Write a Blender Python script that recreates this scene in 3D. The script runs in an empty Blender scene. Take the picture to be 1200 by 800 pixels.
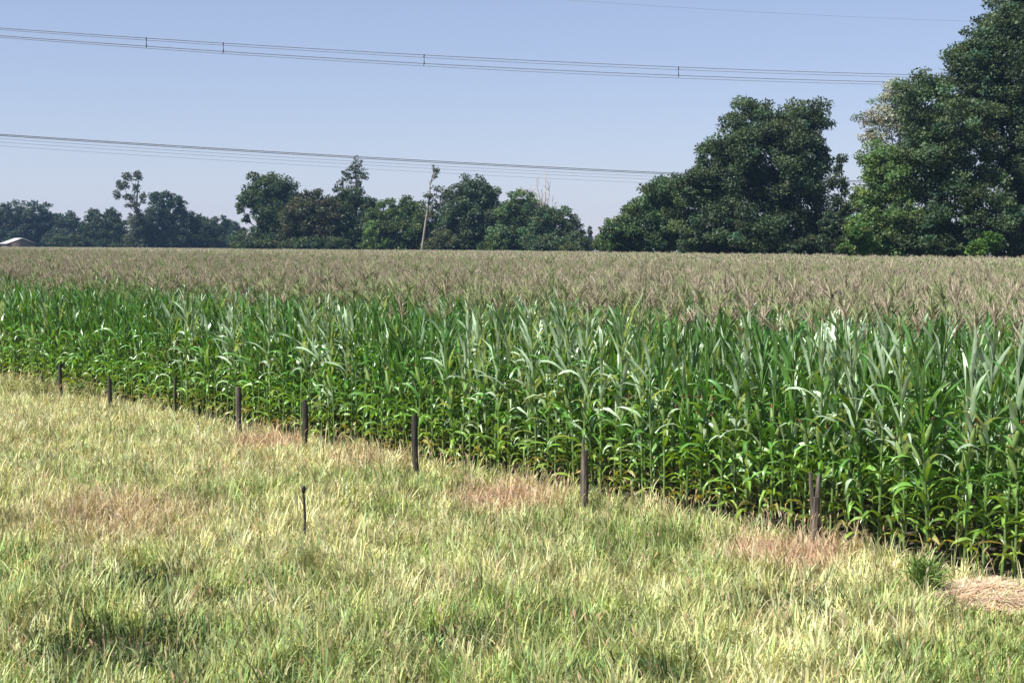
import bpy, math, random
import numpy as np
from mathutils import Matrix, Vector

SEED = 11
rng = np.random.default_rng(SEED)
random.seed(SEED)
sc = bpy.context.scene
COL = sc.collection

# ------------------------------------------------------------------ camera
W, H = 1200.0, 800.0
F = 1700.0                                  # focal length in pixels of the photograph
CAM_Z = 3.3
PITCH = math.atan(108.5 / F)
ROLL = math.atan(7.0 / 1200.0)
cam_rot = Matrix.Rotation(math.radians(90) - PITCH, 4, 'X') @ Matrix.Rotation(ROLL, 4, 'Z')
cd = bpy.data.cameras.new('camera')
cd.sensor_width = 36.0
cd.sensor_fit = 'HORIZONTAL'
cd.lens = F / W * 36.0
cd.clip_start = 0.1
cd.clip_end = 8000.0
cam = bpy.data.objects.new('camera', cd)
COL.objects.link(cam)
cam.matrix_world = Matrix.Translation((0, 0, CAM_Z)) @ cam_rot
sc.camera = cam
_R = np.array(cam_rot.to_3x3())


def ray(px, py):
    d = np.array([(px - W / 2) / F, -(py - H / 2) / F, -1.0])
    return _R @ d


def at_depth(px, py, dist):                 # world point seen at a pixel, `dist` metres ahead
    r = ray(px, py)
    return np.array([0, 0, CAM_Z]) + r * (dist / r[1])


def at_height(px, py, z):                   # world point seen at a pixel on a level at height z
    r = ray(px, py)
    return np.array([0, 0, CAM_Z]) + r * ((z - CAM_Z) / r[2])


def ground_z(x, y):
    d = np.sqrt(np.asarray(x, float) ** 2 + np.asarray(y, float) ** 2)
    t = np.clip((d - 35) / 110, 0, 1)
    return 0.22 * t * t * (3 - 2 * t) + 0.02 * np.sin(np.asarray(x) * .7) * np.cos(np.asarray(y) * .5)


# edge of the maize: the line the first row stands on
E_R = at_height(1200, 674, 0.12)[:2]
E_L = at_height(0, 441, 0.12)[:2]
U = (E_L - E_R) / np.linalg.norm(E_L - E_R)     # along the edge, away from the viewer
N = np.array([-U[1], U[0]])
if N[1] < 0:
    N = -N                                      # into the field
EDGE_LEN = float(np.linalg.norm(E_L - E_R))


def uv(u, v):
    return E_R[0] + U[0] * u + N[0] * v, E_R[1] + U[1] * u + N[1] * v


# ------------------------------------------------------------------ noise
_perm = rng.permutation(512)
_vals = rng.random(512)


def vnoise(x, y, s=1.0, seed=0):
    x = np.asarray(x, float) / s + seed * 17.3
    y = np.asarray(y, float) / s - seed * 9.1
    xi, yi = np.floor(x).astype(int), np.floor(y).astype(int)
    fx, fy = x - xi, y - yi
    fx = fx * fx * (3 - 2 * fx)
    fy = fy * fy * (3 - 2 * fy)
    h = lambda a, b: _vals[(_perm[a % 512] + b) % 512]
    return ((h(xi, yi) * (1 - fx) + h(xi + 1, yi) * fx) * (1 - fy)
            + (h(xi, yi + 1) * (1 - fx) + h(xi + 1, yi + 1) * fx) * fy)


def fnoise(x, y, s=1.0, seed=0):
    return (vnoise(x, y, s, seed) * .55 + vnoise(x, y, s * .47, seed + 1) * .3 + vnoise(x, y, s * .21, seed + 2) * .15)


# ------------------------------------------------------------------ mesh helpers
class MB:
    """collects quads / tris with a colour per vertex and a material per face"""

    def __init__(self):
        self.v, self.f, self.c, self.m, self.n = [], [], [], [], 0

    def add(self, verts, faces, col=(1, 1, 1), mat=0):
        verts = np.asarray(verts, np.float32).reshape(-1, 3)
        faces = np.asarray(faces, np.int32)
        col = np.asarray(col, np.float32)
        if col.ndim == 1:
            col = np.repeat(col[None], len(verts), 0)
        self.v.append(verts)
        self.c.append(col[:, :3])
        self.f.append(faces + self.n)
        self.m.append(np.full(len(faces), mat, np.int32))
        self.n += len(verts)

    def tube(self, pts, rad, sides=6, col=(1, 1, 1), mat=0, jitter=0.0, cap=True):
        pts = np.asarray(pts, float)
        n = len(pts)
        t = np.gradient(pts, axis=0)
        t /= np.linalg.norm(t, axis=1)[:, None] + 1e-9
        ref = np.array([1.0, 0.03, 0.02]) if abs(t[0][2]) > .7 else np.array([0.02, 0.03, 1.0])
        a = np.cross(t, ref)
        a /= np.linalg.norm(a, axis=1)[:, None] + 1e-9
        b = np.cross(t, a)
        ang = np.arange(sides) * 2 * np.pi / sides
        rad = np.broadcast_to(np.asarray(rad, float), (n,))
        rr = rad[:, None] * (1 + jitter * (rng.random((n, sides)) - .5) * 2)
        V = pts[:, None, :] + rr[..., None] * (np.cos(ang)[None, :, None] * a[:, None, :] + np.sin(ang)[None, :, None] * b[:, None, :])
        V = V.reshape(-1, 3)
        f = []
        for i in range(n - 1):
            for k in range(sides):
                k2 = (k + 1) % sides
                f.append((i * sides + k, i * sides + k2, (i + 1) * sides + k2, (i + 1) * sides + k))
        self.add(V, f, col, mat)
        if cap:
            top = V[-sides:]
            c = top.mean(0)[None]
            ring = np.concatenate([top, c])
            self.add(ring, [(k, (k + 1) % sides, sides, sides) for k in range(sides)], col, mat)

    def build(self, name, mats, parent=None, smooth=False, link=True):
        V = np.concatenate(self.v)
        Fc = np.concatenate(self.f)
        C = np.concatenate(self.c)
        M = np.concatenate(self.m)
        return mesh_object(name, V, Fc, C, M, mats, parent, smooth, link)


def mesh_object(name, V, Fc, C, M, mats, parent=None, smooth=False, link=True):
    me = bpy.data.meshes.new(name)
    tri = Fc[:, 2] == Fc[:, 3]
    me.vertices.add(len(V))
    me.vertices.foreach_set('co', np.asarray(V, np.float32).ravel())
    cnt = np.where(tri, 3, 4)
    start = np.concatenate([[0], np.cumsum(cnt)[:-1]])
    loops = Fc.ravel()[np.stack([np.ones_like(tri), np.ones_like(tri), np.ones_like(tri), ~tri], 1).ravel()]
    me.loops.add(len(loops))
    me.loops.foreach_set('vertex_index', loops.astype(np.int32))
    me.polygons.add(len(Fc))
    me.polygons.foreach_set('loop_start', start.astype(np.int32))
    me.polygons.foreach_set('material_index', np.asarray(M, np.int32))
    if smooth:
        me.polygons.foreach_set('use_smooth', np.ones(len(Fc), bool))
    if C is not None:
        at = me.attributes.new('tone', 'FLOAT_COLOR', 'POINT')
        at.data.foreach_set('color', np.concatenate([C, np.ones((len(C), 1))], 1).astype(np.float32).ravel())
    for m in (mats if isinstance(mats, (list, tuple)) else [mats]):
        me.materials.append(m)
    me.update()
    o = bpy.data.objects.new(name, me)
    if link:
        COL.objects.link(o)
    if parent is not None:
        o.parent = parent
    return o


def empty(name, loc, rz=0.0):
    o = bpy.data.objects.new(name, None)
    o.empty_display_size = .2
    COL.objects.link(o)
    o.location = [float(a) for a in loc]
    o.rotation_euler = (0, 0, rz)
    return o


def tag(o, label=None, cat=None, group=None, kind=None):
    if label: o['label'] = label
    if cat: o['category'] = cat
    if group: o['group'] = group
    if kind: o['kind'] = kind
    return o


# ------------------------------------------------------------------ materials
def new_mat(name):
    m = bpy.data.materials.new(name)
    m.use_nodes = True
    nt = m.node_tree
    nt.nodes.clear()
    return m, nt


def node(nt, t, **kw):
    n = nt.nodes.new(t)
    for k, v in kw.items():
        if k.startswith('i_'):
            n.inputs[k[2:].replace('_', ' ')].default_value = v
        else:
            setattr(n, k, v)
    return n


def leaf_mat(name, rough=.5, transl=.3, spec=.4, warm=(1.25, 1.2, .55), noise_scale=30.0, noise_amt=.25):
    """plant tissue: own colour from the mesh, a little mottling, light through the blade"""
    m, nt = new_mat(name)
    out = node(nt, 'ShaderNodeOutputMaterial')
    at = node(nt, 'ShaderNodeAttribute', attribute_name='tone')
    tc = node(nt, 'ShaderNodeTexCoord')
    nz = node(nt, 'ShaderNodeTexNoise', i_Scale=noise_scale, i_Detail=2.0)
    nt.links.new(tc.outputs['Object'], nz.inputs['Vector'])
    mr = node(nt, 'ShaderNodeMapRange')
    mr.inputs['From Min'].default_value = .3
    mr.inputs['From Max'].default_value = .7
    mr.inputs['To Min'].default_value = 1 - noise_amt
    mr.inputs['To Max'].default_value = 1 + noise_amt
    nt.links.new(nz.outputs['Fac'], mr.inputs['Value'])
    mul = node(nt, 'ShaderNodeVectorMath', operation='SCALE')
    nt.links.new(at.outputs['Color'], mul.inputs[0])
    nt.links.new(mr.outputs['Result'], mul.inputs['Scale'])
    p = node(nt, 'ShaderNodeBsdfPrincipled')
    p.inputs['Roughness'].default_value = rough
    p.inputs['Specular IOR Level'].default_value = spec
    nt.links.new(mul.outputs[0], p.inputs['Base Color'])
    if transl > 0:
        w = node(nt, 'ShaderNodeVectorMath', operation='MULTIPLY')
        w.inputs[1].default_value = warm
        nt.links.new(mul.outputs[0], w.inputs[0])
        tr = node(nt, 'ShaderNodeBsdfTranslucent')
        nt.links.new(w.outputs[0], tr.inputs['Color'])
        mx = node(nt, 'ShaderNodeMixShader', i_Fac=transl)
        nt.links.new(p.outputs[0], mx.inputs[1])
        nt.links.new(tr.outputs[0], mx.inputs[2])
        nt.links.new(mx.outputs[0], out.inputs['Surface'])
    else:
        nt.links.new(p.outputs[0], out.inputs['Surface'])
    return m


def rough_mat(name, c1, c2, scale=(8, 8, 8), rough=.85, bump=.4, detail=6.0, metallic=0.0):
    m, nt = new_mat(name)
    out = node(nt, 'ShaderNodeOutputMaterial')
    tc = node(nt, 'ShaderNodeTexCoord')
    mp = node(nt, 'ShaderNodeMapping')
    mp.inputs['Scale'].default_value = scale
    nt.links.new(tc.outputs['Object'], mp.inputs['Vector'])
    nz = node(nt, 'ShaderNodeTexNoise', i_Scale=1.0, i_Detail=detail)
    nt.links.new(mp.outputs[0], nz.inputs['Vector'])
    cr = node(nt, 'ShaderNodeValToRGB')
    cr.color_ramp.elements[0].position = .35
    cr.color_ramp.elements[1].position = .68
    cr.color_ramp.elements[0].color = (*c1, 1)
    cr.color_ramp.elements[1].color = (*c2, 1)
    nt.links.new(nz.outputs['Fac'], cr.inputs['Fac'])
    p = node(nt, 'ShaderNodeBsdfPrincipled', i_Roughness=rough, i_Metallic=metallic)
    nt.links.new(cr.outputs['Color'], p.inputs['Base Color'])
    if bump:
        b = node(nt, 'ShaderNodeBump', i_Strength=bump, i_Distance=.02)
        nt.links.new(nz.outputs['Fac'], b.inputs['Height'])
        nt.links.new(b.outputs[0], p.inputs['Normal'])
    nt.links.new(p.outputs[0], out.inputs['Surface'])
    return m


M_MAIZE = leaf_mat('maize_leaf', rough=.36, transl=.28, spec=.7, warm=(1.6, 1.35, .3), noise_scale=12, noise_amt=.18)
M_STALK = leaf_mat('maize_stalk', rough=.5, transl=0, spec=.3, noise_scale=15)
M_TASSEL = leaf_mat('maize_tassel', rough=.8, transl=.25, spec=.1, warm=(1.1, 1, .8))
M_GRASS = leaf_mat('grass_blade', rough=.6, transl=.32, spec=.25, warm=(1.1, 1.05, .75), noise_scale=3, noise_amt=.12)
M_TREE = leaf_mat('tree_leaf', rough=.5, transl=.30, spec=.22, warm=(1.3, 1.3, .45), noise_scale=.35, noise_amt=.22)
M_BARK = rough_mat('bark', (.035, .028, .019), (.12, .1, .08), (3, 3, .6))
M_PALEBARK = rough_mat('pale_bark', (.28, .25, .2), (.5, .47, .4), (3, 3, .6))
M_GREYBARK = rough_mat('grey_bark', (.14, .12, .095), (.30, .27, .22), (3, 3, .6))
M_WOOD_DARK = rough_mat('weathered_dark_wood', (.010, .0085, .007), (.055, .046, .036), (40, 40, 4))
M_WOOD_GREY = rough_mat('weathered_grey_wood', (.026, .021, .017), (.17, .14, .11), (45, 45, 4))
M_IRON = rough_mat('rusty_dark_iron', (.012, .011, .011), (.035, .028, .025), (50, 50, 10), rough=.6, bump=.2)
M_BLACK = rough_mat('black_plastic', (.01, .01, .01), (.02, .02, .02), (30, 30, 30), rough=.45, bump=.05)
M_WIRE = rough_mat('aluminium_cable', (.13, .14, .16), (.22, .23, .26), (4, 4, 4), rough=.6, bump=0)
M_WHITE = rough_mat('white_roof_sheet', (.28, .28, .29), (.48, .48, .47), (.5, 3, 3), rough=.6, bump=.05)
M_BRICK = rough_mat('dull_brick', (.13, .09, .07), (.22, .15, .11), (2, 2, 6))
M_DARK = rough_mat('dark_timber_door', (.03, .025, .02), (.06, .05, .04), (3, 3, 1))


# ground: soil under the maize, thatch under the meadow
def ground_mat():
    m, nt = new_mat('ground')
    out = node(nt, 'ShaderNodeOutputMaterial')
    geo = node(nt, 'ShaderNodeNewGeometry')
    n1 = node(nt, 'ShaderNodeTexNoise', i_Scale=.55, i_Detail=6.0)
    n2 = node(nt, 'ShaderNodeTexNoise', i_Scale=14.0, i_Detail=5.0)
    for n in (n1, n2):
        nt.links.new(geo.outputs['Position'], n.inputs['Vector'])
    g = node(nt, 'ShaderNodeValToRGB')
    g.color_ramp.elements[0].color = (.045, .05, .02, 1)
    g.color_ramp.elements[1].color = (.13, .105, .055, 1)
    g.color_ramp.elements[0].position = .35
    g.color_ramp.elements[1].position = .65
    nt.links.new(n1.outputs['Fac'], g.inputs['Fac'])
    s = node(nt, 'ShaderNodeValToRGB')
    s.color_ramp.elements[0].color = (.045, .034, .024, 1)
    s.color_ramp.elements[1].color = (.10, .078, .055, 1)
    nt.links.new(n2.outputs['Fac'], s.inputs['Fac'])
    dt = node(nt, 'ShaderNodeVectorMath', operation='DOT_PRODUCT')
    dt.inputs[1].default_value = (N[0], N[1], 0)
    nt.links.new(geo.outputs['Position'], dt.inputs[0])
    mr = node(nt, 'ShaderNodeMapRange')
    base = float(np.dot(E_R, N))
    mr.inputs['From Min'].default_value = base - .25
    mr.inputs['From Max'].default_value = base + .15
    nt.links.new(dt.outputs['Value'], mr.inputs['Value'])
    mx = node(nt, 'ShaderNodeMix', data_type='RGBA')
    nt.links.new(mr.outputs['Result'], mx.inputs['Factor'])
    nt.links.new(g.outputs['Color'], mx.inputs['A'])
    nt.links.new(s.outputs['Color'], mx.inputs['B'])
    p = node(nt, 'ShaderNodeBsdfPrincipled', i_Roughness=.95)
    nt.links.new(mx.outputs['Result'], p.inputs['Base Color'])
    b = node(nt, 'ShaderNodeBump', i_Strength=.6, i_Distance=.04)
    nt.links.new(n2.outputs['Fac'], b.inputs['Height'])
    nt.links.new(b.outputs[0], p.inputs['Normal'])
    nt.links.new(p.outputs[0], out.inputs['Surface'])
    return m


def ground_sheet():
    near = np.linspace(-60, 60, 121)
    far = np.array([70, 85, 100, 125, 150, 180, 220, 270, 330, 400, 500, 650, 850, 1100, 1500, 2000.])
    ax = np.concatenate([-far[::-1], near, far])
    X, Y = np.meshgrid(ax, ax)
    V = np.stack([X.ravel(), Y.ravel(), ground_z(X, Y).ravel()], 1)
    n = len(ax)
    i = np.arange(n * n).reshape(n, n)
    Fc = np.stack([i[:-1, :-1], i[:-1, 1:], i[1:, 1:], i[1:, :-1]], -1).reshape(-1, 4)
    o = mesh_object('ground', V, Fc, None, np.zeros(len(Fc)), ground_mat(), smooth=True)
    tag(o, kind='structure')


ground_sheet()


# ------------------------------------------------------------------ maize
def leaf_strip(mb, base, az, elev, length, width, droop, col, segs=6, fold=.35, wav=.012, twist=0.0, mat=0):
    """one maize leaf: rises at `elev`, arches over by `droop` radians, folded along its midrib"""
    t = np.linspace(0, 1, segs + 1)
    e = elev - droop * t ** 1.6
    ds = length / segs
    ca, sa = math.cos(az), math.sin(az)
    r, z = np.zeros(segs + 1), np.zeros(segs + 1)
    for i in range(segs):
        em = (e[i] + e[i + 1]) / 2
        r[i + 1] = r[i] + math.cos(em) * ds
        z[i + 1] = z[i] + math.sin(em) * ds
    w = width * np.minimum(1, .45 + 3.0 * t) * np.clip(1 - t ** 2.6, 0.02, 1)
    side = np.array([-sa, ca, 0])
    P = np.stack([base[0] + r * ca, base[1] + r * sa, base[2] + z], 1)
    nrm = np.stack([-np.sin(e) * ca, -np.sin(e) * sa, np.cos(e)], 1)
    tw = twist * t
    sd = side[None] * np.cos(tw)[:, None] + nrm * np.sin(tw)[:, None]
    nr = nrm * np.cos(tw)[:, None] - side[None] * np.sin(tw)[:, None]
    up = nr * (w * fold / 2)[:, None]
    wl = (rng.random(segs + 1) - .5)[:, None] * 2 * wav * nr
    wr = (rng.random(segs + 1) - .5)[:, None] * 2 * wav * nr
    L = P - sd * w[:, None] / 2 + up + wl
    R = P + sd * w[:, None] / 2 + up + wr
    V = np.concatenate([L, P, R])
    n = segs + 1
    f = []
    for i in range(segs):
        f.append((i, n + i, n + i + 1, i + 1))
        f.append((n + i, 2 * n + i, 2 * n + i + 1, n + i + 1))
    col = np.asarray(col)
    C = np.repeat(col[None], 3 * n, 0)
    C[n:2 * n] = C[n:2 * n] * 1.25 + .015         # pale midrib
    mb.add(V, f, C, mat)


TASSEL_A = np.array([.39, .335, .25])
TASSEL_B = np.array([.49, .435, .32])


def add_tassel(mb, top, n=8, length=.30, wid=.008, mat=0, crossed=True, segs=3, fresh=.3):
    c0 = TASSEL_A + (TASSEL_B - TASSEL_A) * rng.random()
    if rng.random() < fresh:
        c0 = np.array([.33, .37, .19]) * rng.uniform(.85, 1.2)
    for k in range(n):
        az = rng.random() * 6.283
        el = math.radians(84 if k == 0 else rng.uniform(60, 84))
        ln = length * (1.15 if k == 0 else rng.uniform(.6, .95))
        z0 = 0 if k == 0 else rng.uniform(0, .1)
        t = np.linspace(0, 1, segs + 1)
        e = el - (0.1 if k == 0 else rng.uniform(.2, .7)) * t
        r = np.concatenate([[0], np.cumsum(np.cos((e[1:] + e[:-1]) / 2))]) * ln / segs
        z = np.concatenate([[0], np.cumsum(np.sin((e[1:] + e[:-1]) / 2))]) * ln / segs
        P = np.stack([top[0] + r * math.cos(az), top[1] + r * math.sin(az), top[2] + z0 + z], 1)
        w = wid * np.array([.6, 1.2, 1.0, .4] if segs == 3 else [.8, 1.2, .4][:segs + 1])[:, None]
        col = c0 * rng.uniform(.8, 1.15)
        sides = [np.array([-math.sin(az), math.cos(az), 0])]
        if crossed:
            sides.append(np.array([-math.cos(az) * .6, -math.sin(az) * .6, .8]))
        for s in sides:
            V = np.concatenate([P - s * w, P + s * w])
            m = segs + 1
            mb.add(V, [(i, m + i, m + i + 1, i + 1) for i in range(segs)], col, mat)


def leaf_colour(frac):
    """lower leaves yellower and lighter, upper leaves deep blue-green"""
    low = np.array([.16, .25, .040])
    mid = np.array([.085, .22, .035])
    up = np.array([.072, .170, .046])
    c = low + (mid - low) * min(1, frac / .45) if frac < .45 else mid + (up - mid) * (frac - .45) / .55
    return c * rng.uniform(.55, 1.5) * np.array([rng.uniform(.85, 1.2), 1, rng.uniform(.8, 1.2)])


def maize_parts(ox=0.0, oy=0.0, hs=1.0, segs=6, parts=None, n_leaf=None, low=True, painted_sheen=.10, fresh=.3, ftop=.865, tl=.27):
    """adds one plant to the builders of `parts` (stalk, leaves, ear, tassel)"""
    h = rng.uniform(2.02, 2.2) * hs
    lx, ly = rng.normal(0, .035, 2)
    zs = np.array([-.05, .5, 1.1, 1.7, h])
    pts = np.stack([ox + lx * (zs / h) ** 2, oy + ly * (zs / h) ** 2, zs], 1)
    if parts.get('stalk') is not None and low:
        parts['stalk'].tube(pts, [.015, .014, .012, .009, .005], 5, np.array([.10, .16, .05]) * rng.uniform(.8, 1.2), parts.get('ms', 0), cap=False)
    az0 = rng.random() * 6.283
    n = n_leaf or int(rng.integers(26, 32))
    f0 = .06 if low else .62
    for i in range(n):
        fr = f0 + (ftop - f0) * i / (n - 1)
        z = .08 * hs + fr * (h - .2 * hs)
        az = az0 + (i % 2) * math.pi + rng.normal(0, .7)
        fj = fr + rng.normal(0, .09)
        if fj > .60:
            el, dr = math.radians(rng.uniform(68, 88)), rng.uniform(.1, .9)
            ln, wd = rng.uniform(.36, .60) * (1 - .9 * max(0, fr - .80)), rng.uniform(.034, .058)
        elif fj > .34:
            el, dr = math.radians(rng.uniform(50, 76)), rng.uniform(.9, 2.6)
            ln, wd = rng.uniform(.32, .56), rng.uniform(.042, .066)
        else:
            el, dr = math.radians(rng.uniform(25, 66)), rng.uniform(1.4, 3.2)
            ln, wd = rng.uniform(.25, .48), rng.uniform(.036, .060)
        col = leaf_colour(fr)
        if fr < .13 and rng.random() < .28:
            col = np.array([.28, .26, .09]) * rng.uniform(.7, 1.1)
        elif fr > .25 and rng.random() < painted_sheen * (1.3 if fr > .5 else .8):               # glaucous blade, paled further to paint sky glare into its colour
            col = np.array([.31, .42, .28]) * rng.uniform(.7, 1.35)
        c = np.array([ox + lx * (z / h) ** 2, oy + ly * (z / h) ** 2, z])
        leaf_strip(parts['leaves'], c, az, el, ln * hs, wd, dr, col, segs, twist=rng.normal(0, .9), mat=parts.get('ml', 0))
    if parts.get('ear') is not None and low:
        for q in range(1 if rng.random() < .7 else 2):
            z = (.95 + .17 * q) * hs
            a = az0 + q * math.pi + .3
            d = np.array([math.cos(a) * .35, math.sin(a) * .35, .94])
            b = np.array([ox, oy, z]) + np.array([math.cos(a), math.sin(a), 0]) * .015
            tt = np.array([0, .06, .13, .2, .24])
            parts['ear'].tube(b + tt[:, None] * d, [.012, .026, .028, .018, .006], 6, np.array([.16, .24, .07]), parts.get('me', 0), cap=False)
            for s in range(5):
                dd = d + rng.normal(0, .35, 3)
                tip = b + .235 * d
                sdv = np.cross(dd, [0, 0, 1.])
                sdv = sdv / (np.linalg.norm(sdv) + 1e-6) * .005
                e1, e2 = tip + dd * .035, tip + dd * .06 - np.array([0, 0, .025])
                parts['ear'].add([tip - sdv, tip + sdv, e1 + sdv, e1 - sdv, e2 + sdv, e2 - sdv], [(0, 1, 2, 3), (3, 2, 4, 5)], np.array([.22, .09, .05]), parts.get('me', 0))
    add_tassel(parts['tassel'], pts[-1], int(rng.integers(11, 16)), tl * rng.uniform(.8, 1.2) * hs, wid=.0058, fresh=fresh, mat=parts.get('mt', 0))


# individual plants: the rows one can see from the meadow
N_PROTO = 12
PITCH_PLANT = .186
ROWS = 2
protos = []
for k in range(N_PROTO):
    p = dict(stalk=MB(), leaves=MB(), ear=MB(), tassel=MB())
    maize_parts(parts=p, painted_sheen=.55 if k < 5 else .05, ftop=.915, tl=.20, fresh=.72)
    protos.append({
        'stalk': p['stalk'].build('stalk', M_STALK, link=False),
        'leaves': p['leaves'].build('leaves', M_MAIZE, link=False),
        'ear': p['ear'].build('ear', M_STALK, link=False),
        'tassel': p['tassel'].build('tassel', M_TASSEL, link=False)})

PX_POST = [955, 686, 488, 358, 280, 204, 130, 72]
PY_POST = [628, 586, 549, 517, 502, 482, 474, 462]
PY_TOP = [552, 512, 486, 467, 453, 442, 436, 426]
POST = [at_height(a, b, .2) for a, b in zip(PX_POST, PY_POST)]
POST_U = [float(np.dot(p[:2] - E_R, U)) for p in POST]
SEG = ['between the straw patch and the forked grey fence post', 'between the forked post and the leaning grey post',
       'between the leaning grey post and the tall black post', 'between the tall black post and the dark round-headed post',
       'between the dark round-headed post and the pale-topped post', 'between the pale-topped post and the thin slanted post',
       'between the thin slanted post and the far split post', 'between the far split post and the farthest post',
       'beyond the farthest fence post']
n_row = int(EDGE_LEN / PITCH_PLANT)
count = 0
for row in range(ROWS):
    for i in range(n_row + 2):
        if count >= 300:
            break
        u = (i - 1 + .5) * PITCH_PLANT + rng.normal(0, .025)
        v = row * .75 + rng.normal(0, .035)
        x, y = uv(u, v)
        sheen_odds = .04 + .78 * np.clip((19.0 - u) / 4.0, 0, 1) * (fnoise(u, 3.0, 2.2, 61) > .43)  # clusters of plants that carry the painted leaf sheen
        pr = protos[int(rng.integers(5)) if rng.random() < sheen_odds else int(rng.integers(5, N_PROTO))]
        r = empty('maize_plant', (x, y, float(ground_z(x, y))), rng.random() * 6.283)
        s = (1.16 - .10 * min(1, max(0, u / EDGE_LEN))) * rng.normal(1.0, .042)
        r.scale = (s, s, s)
        r.rotation_euler = (rng.normal(0, .03), rng.normal(0, .03), rng.random() * 6.283)
        si = sum(1 for q in POST_U if u > q)
        if row == 0:
            lab = 'front-row maize plant ' + SEG[si]
        else:
            lab = 'second-row maize plant ' + SEG[si]
        tag(r, lab, 'maize plant', 'maize plants along the front edge of the field')
        for part in ('stalk', 'leaves', 'ear', 'tassel'):
            c = pr[part].copy()
            COL.objects.link(c)
            c.parent = r
        count += 1


# the rest of the field: patches of plants repeated over the ground (one uncountable mass)
def patch(lu, rows, pitch, segs, far=False):
    mb = MB()
    d = dict(stalk=mb, leaves=mb, ear=None, tassel=mb, ml=0, ms=1, mt=2)
    for r in range(rows):
        for i in range(int(round(lu / pitch))):
            x = -lu / 2 + (i + .5) * pitch + rng.normal(0, .03)
            y = -(rows * .75) / 2 + (r + .5) * .75 + rng.normal(0, .05)
            hs = rng.normal(1.13, .045)
            if not far:
                maize_parts(x, y, hs, segs, d)
            else:
                h = 2.12 * hs
                for q in range(4):
                    leaf_strip(mb, np.array([x, y, h - .66 + .13 * q]), rng.random() * 6.283, math.radians(rng.uniform(55, 80)), rng.uniform(.4, .55), .08,
                               rng.uniform(.3, 1.6), leaf_colour(.85), 3, mat=0)
                add_tassel(mb, (x, y, h - .05), 15, .29, .0095, 2, crossed=False, segs=2)
    return mb


VAR = []                                     # (builder, length along row, depth)
for k in range(3):
    VAR.append(patch(3.0, 4, .19, 5))
for k in range(2):
    VAR.append(patch(3.0, 2, .19, 6))
for k in range(3):
    VAR.append(patch(6.0, 8, .19, 3, far=True))
VAR.append(patch(3.0, 1, .19, 5))

pts_v, pts_var, pts_rot, pts_s = [], [], [], []


def put(u, v, var, s):
    x, y = uv(u, v)
    pts_v.append((x, y, float(ground_z(x, y))))
    pts_var.append(var)
    pts_rot.append(math.atan2(U[1], U[0]) + (math.pi if rng.random() < .5 else 0))
    pts_s.append(s)


# field end: straight-ish hedge line from right near to left far
FAR_END = [(62., 96.), (40., 113.), (26., 144.), (0., 236.), (-62., 345.), (-148., 425.), (-230., 470.)]


def in_field(x, y):
    fx = np.array([p[0] for p in FAR_END])[::-1]
    fy = np.array([p[1] for p in FAR_END])[::-1]
    return y < np.interp(x, fx, fy) - 1.5 and -230 < x < 62


U0, U1 = -14.0, 48.0                       # how far the front edge runs beyond the frame
i0 = (count - (n_row + 2)) * PITCH_PLANT if count > n_row + 2 else 0
END = (n_row + 1) * PITCH_PLANT + .05
for q in range(6):                         # strips that carry the front rows on, out of the frame
    put(-.22 - 1.5 - 3 * q, .375, 3 + int(rng.integers(2)), 1.0)
for q in range(8):
    put(END + 1.5 + 3 * q, .375, 3 + int(rng.integers(2)), 1.0)
u = (count - (n_row + 2)) * PITCH_PLANT    # far end of the second row
while u < END - 1.0:
    put(u + 1.5, .75, 8, 1.0)
    u += 3.0
NEAR_V = 33.0
for b in range(int(NEAR_V / 3)):
    v = 1.5 - .375 + 1.5 + b * 3.0
    u = U0
    while u < EDGE_LEN + 130:
        x, y = uv(u + 1.5, v)
        if in_field(x, y) and abs(x) < .45 * y + 16:
            put(u + 1.5, v, int(rng.integers(3)), rng.normal(1.0, .012))
        u += 3.0
VF = 1.125 + int(NEAR_V / 3) * 3.0
v = VF + 3.0
while v < 520:
    u = -150.0
    while u < 460:
        x, y = uv(u, v)
        if y > 8 and in_field(x, y) and abs(x) < .45 * y + 12:
            put(u, v, 5 + int(rng.integers(3)), 1.0 + .05 * (fnoise(x, y, 25, 4) - .5))
        u += 6.0
    v += 6.0
# near flank of the far patches (left end of the field, nearer than the band above)
pv = np.array(pts_v, np.float32)
Vs, Fs, Cs, Ms, varr = [], [], [], [], []
off = 0
for k, mb in enumerate(VAR):
    Vk = np.concatenate(mb.v)
    Vs.append(Vk)
    Fs.append(np.concatenate(mb.f) + off)
    Cs.append(np.concatenate(mb.c))
    Ms.append(np.concatenate(mb.m))
    varr.append(np.full(len(Vk), k))
    off += len(Vk)
Vs.append(pv)
Cs.append(np.ones((len(pv), 3), np.float32))
varr.append(np.array(pts_var) + 100)
field = mesh_object('maize_field', np.concatenate(Vs), np.concatenate(Fs), np.concatenate(Cs), np.concatenate(Ms), [M_MAIZE, M_STALK, M_TASSEL])
tag(field, 'broad maize field with brown tassels reaching back to the trees', 'maize field', kind='stuff')
fm = field.data
nv = len(fm.vertices)
a = fm.attributes.new('variant', 'INT', 'POINT')
a.data.foreach_set('value', np.concatenate(varr).astype(np.int32))
a = fm.attributes.new('turn', 'FLOAT', 'POINT')
a.data.foreach_set('value', np.concatenate([np.zeros(nv - len(pv)), pts_rot]).astype(np.float32))
a = fm.attributes.new('grow', 'FLOAT', 'POINT')
a.data.foreach_set('value', np.concatenate([np.ones(nv - len(pv)), pts_s]).astype(np.float32))

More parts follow.
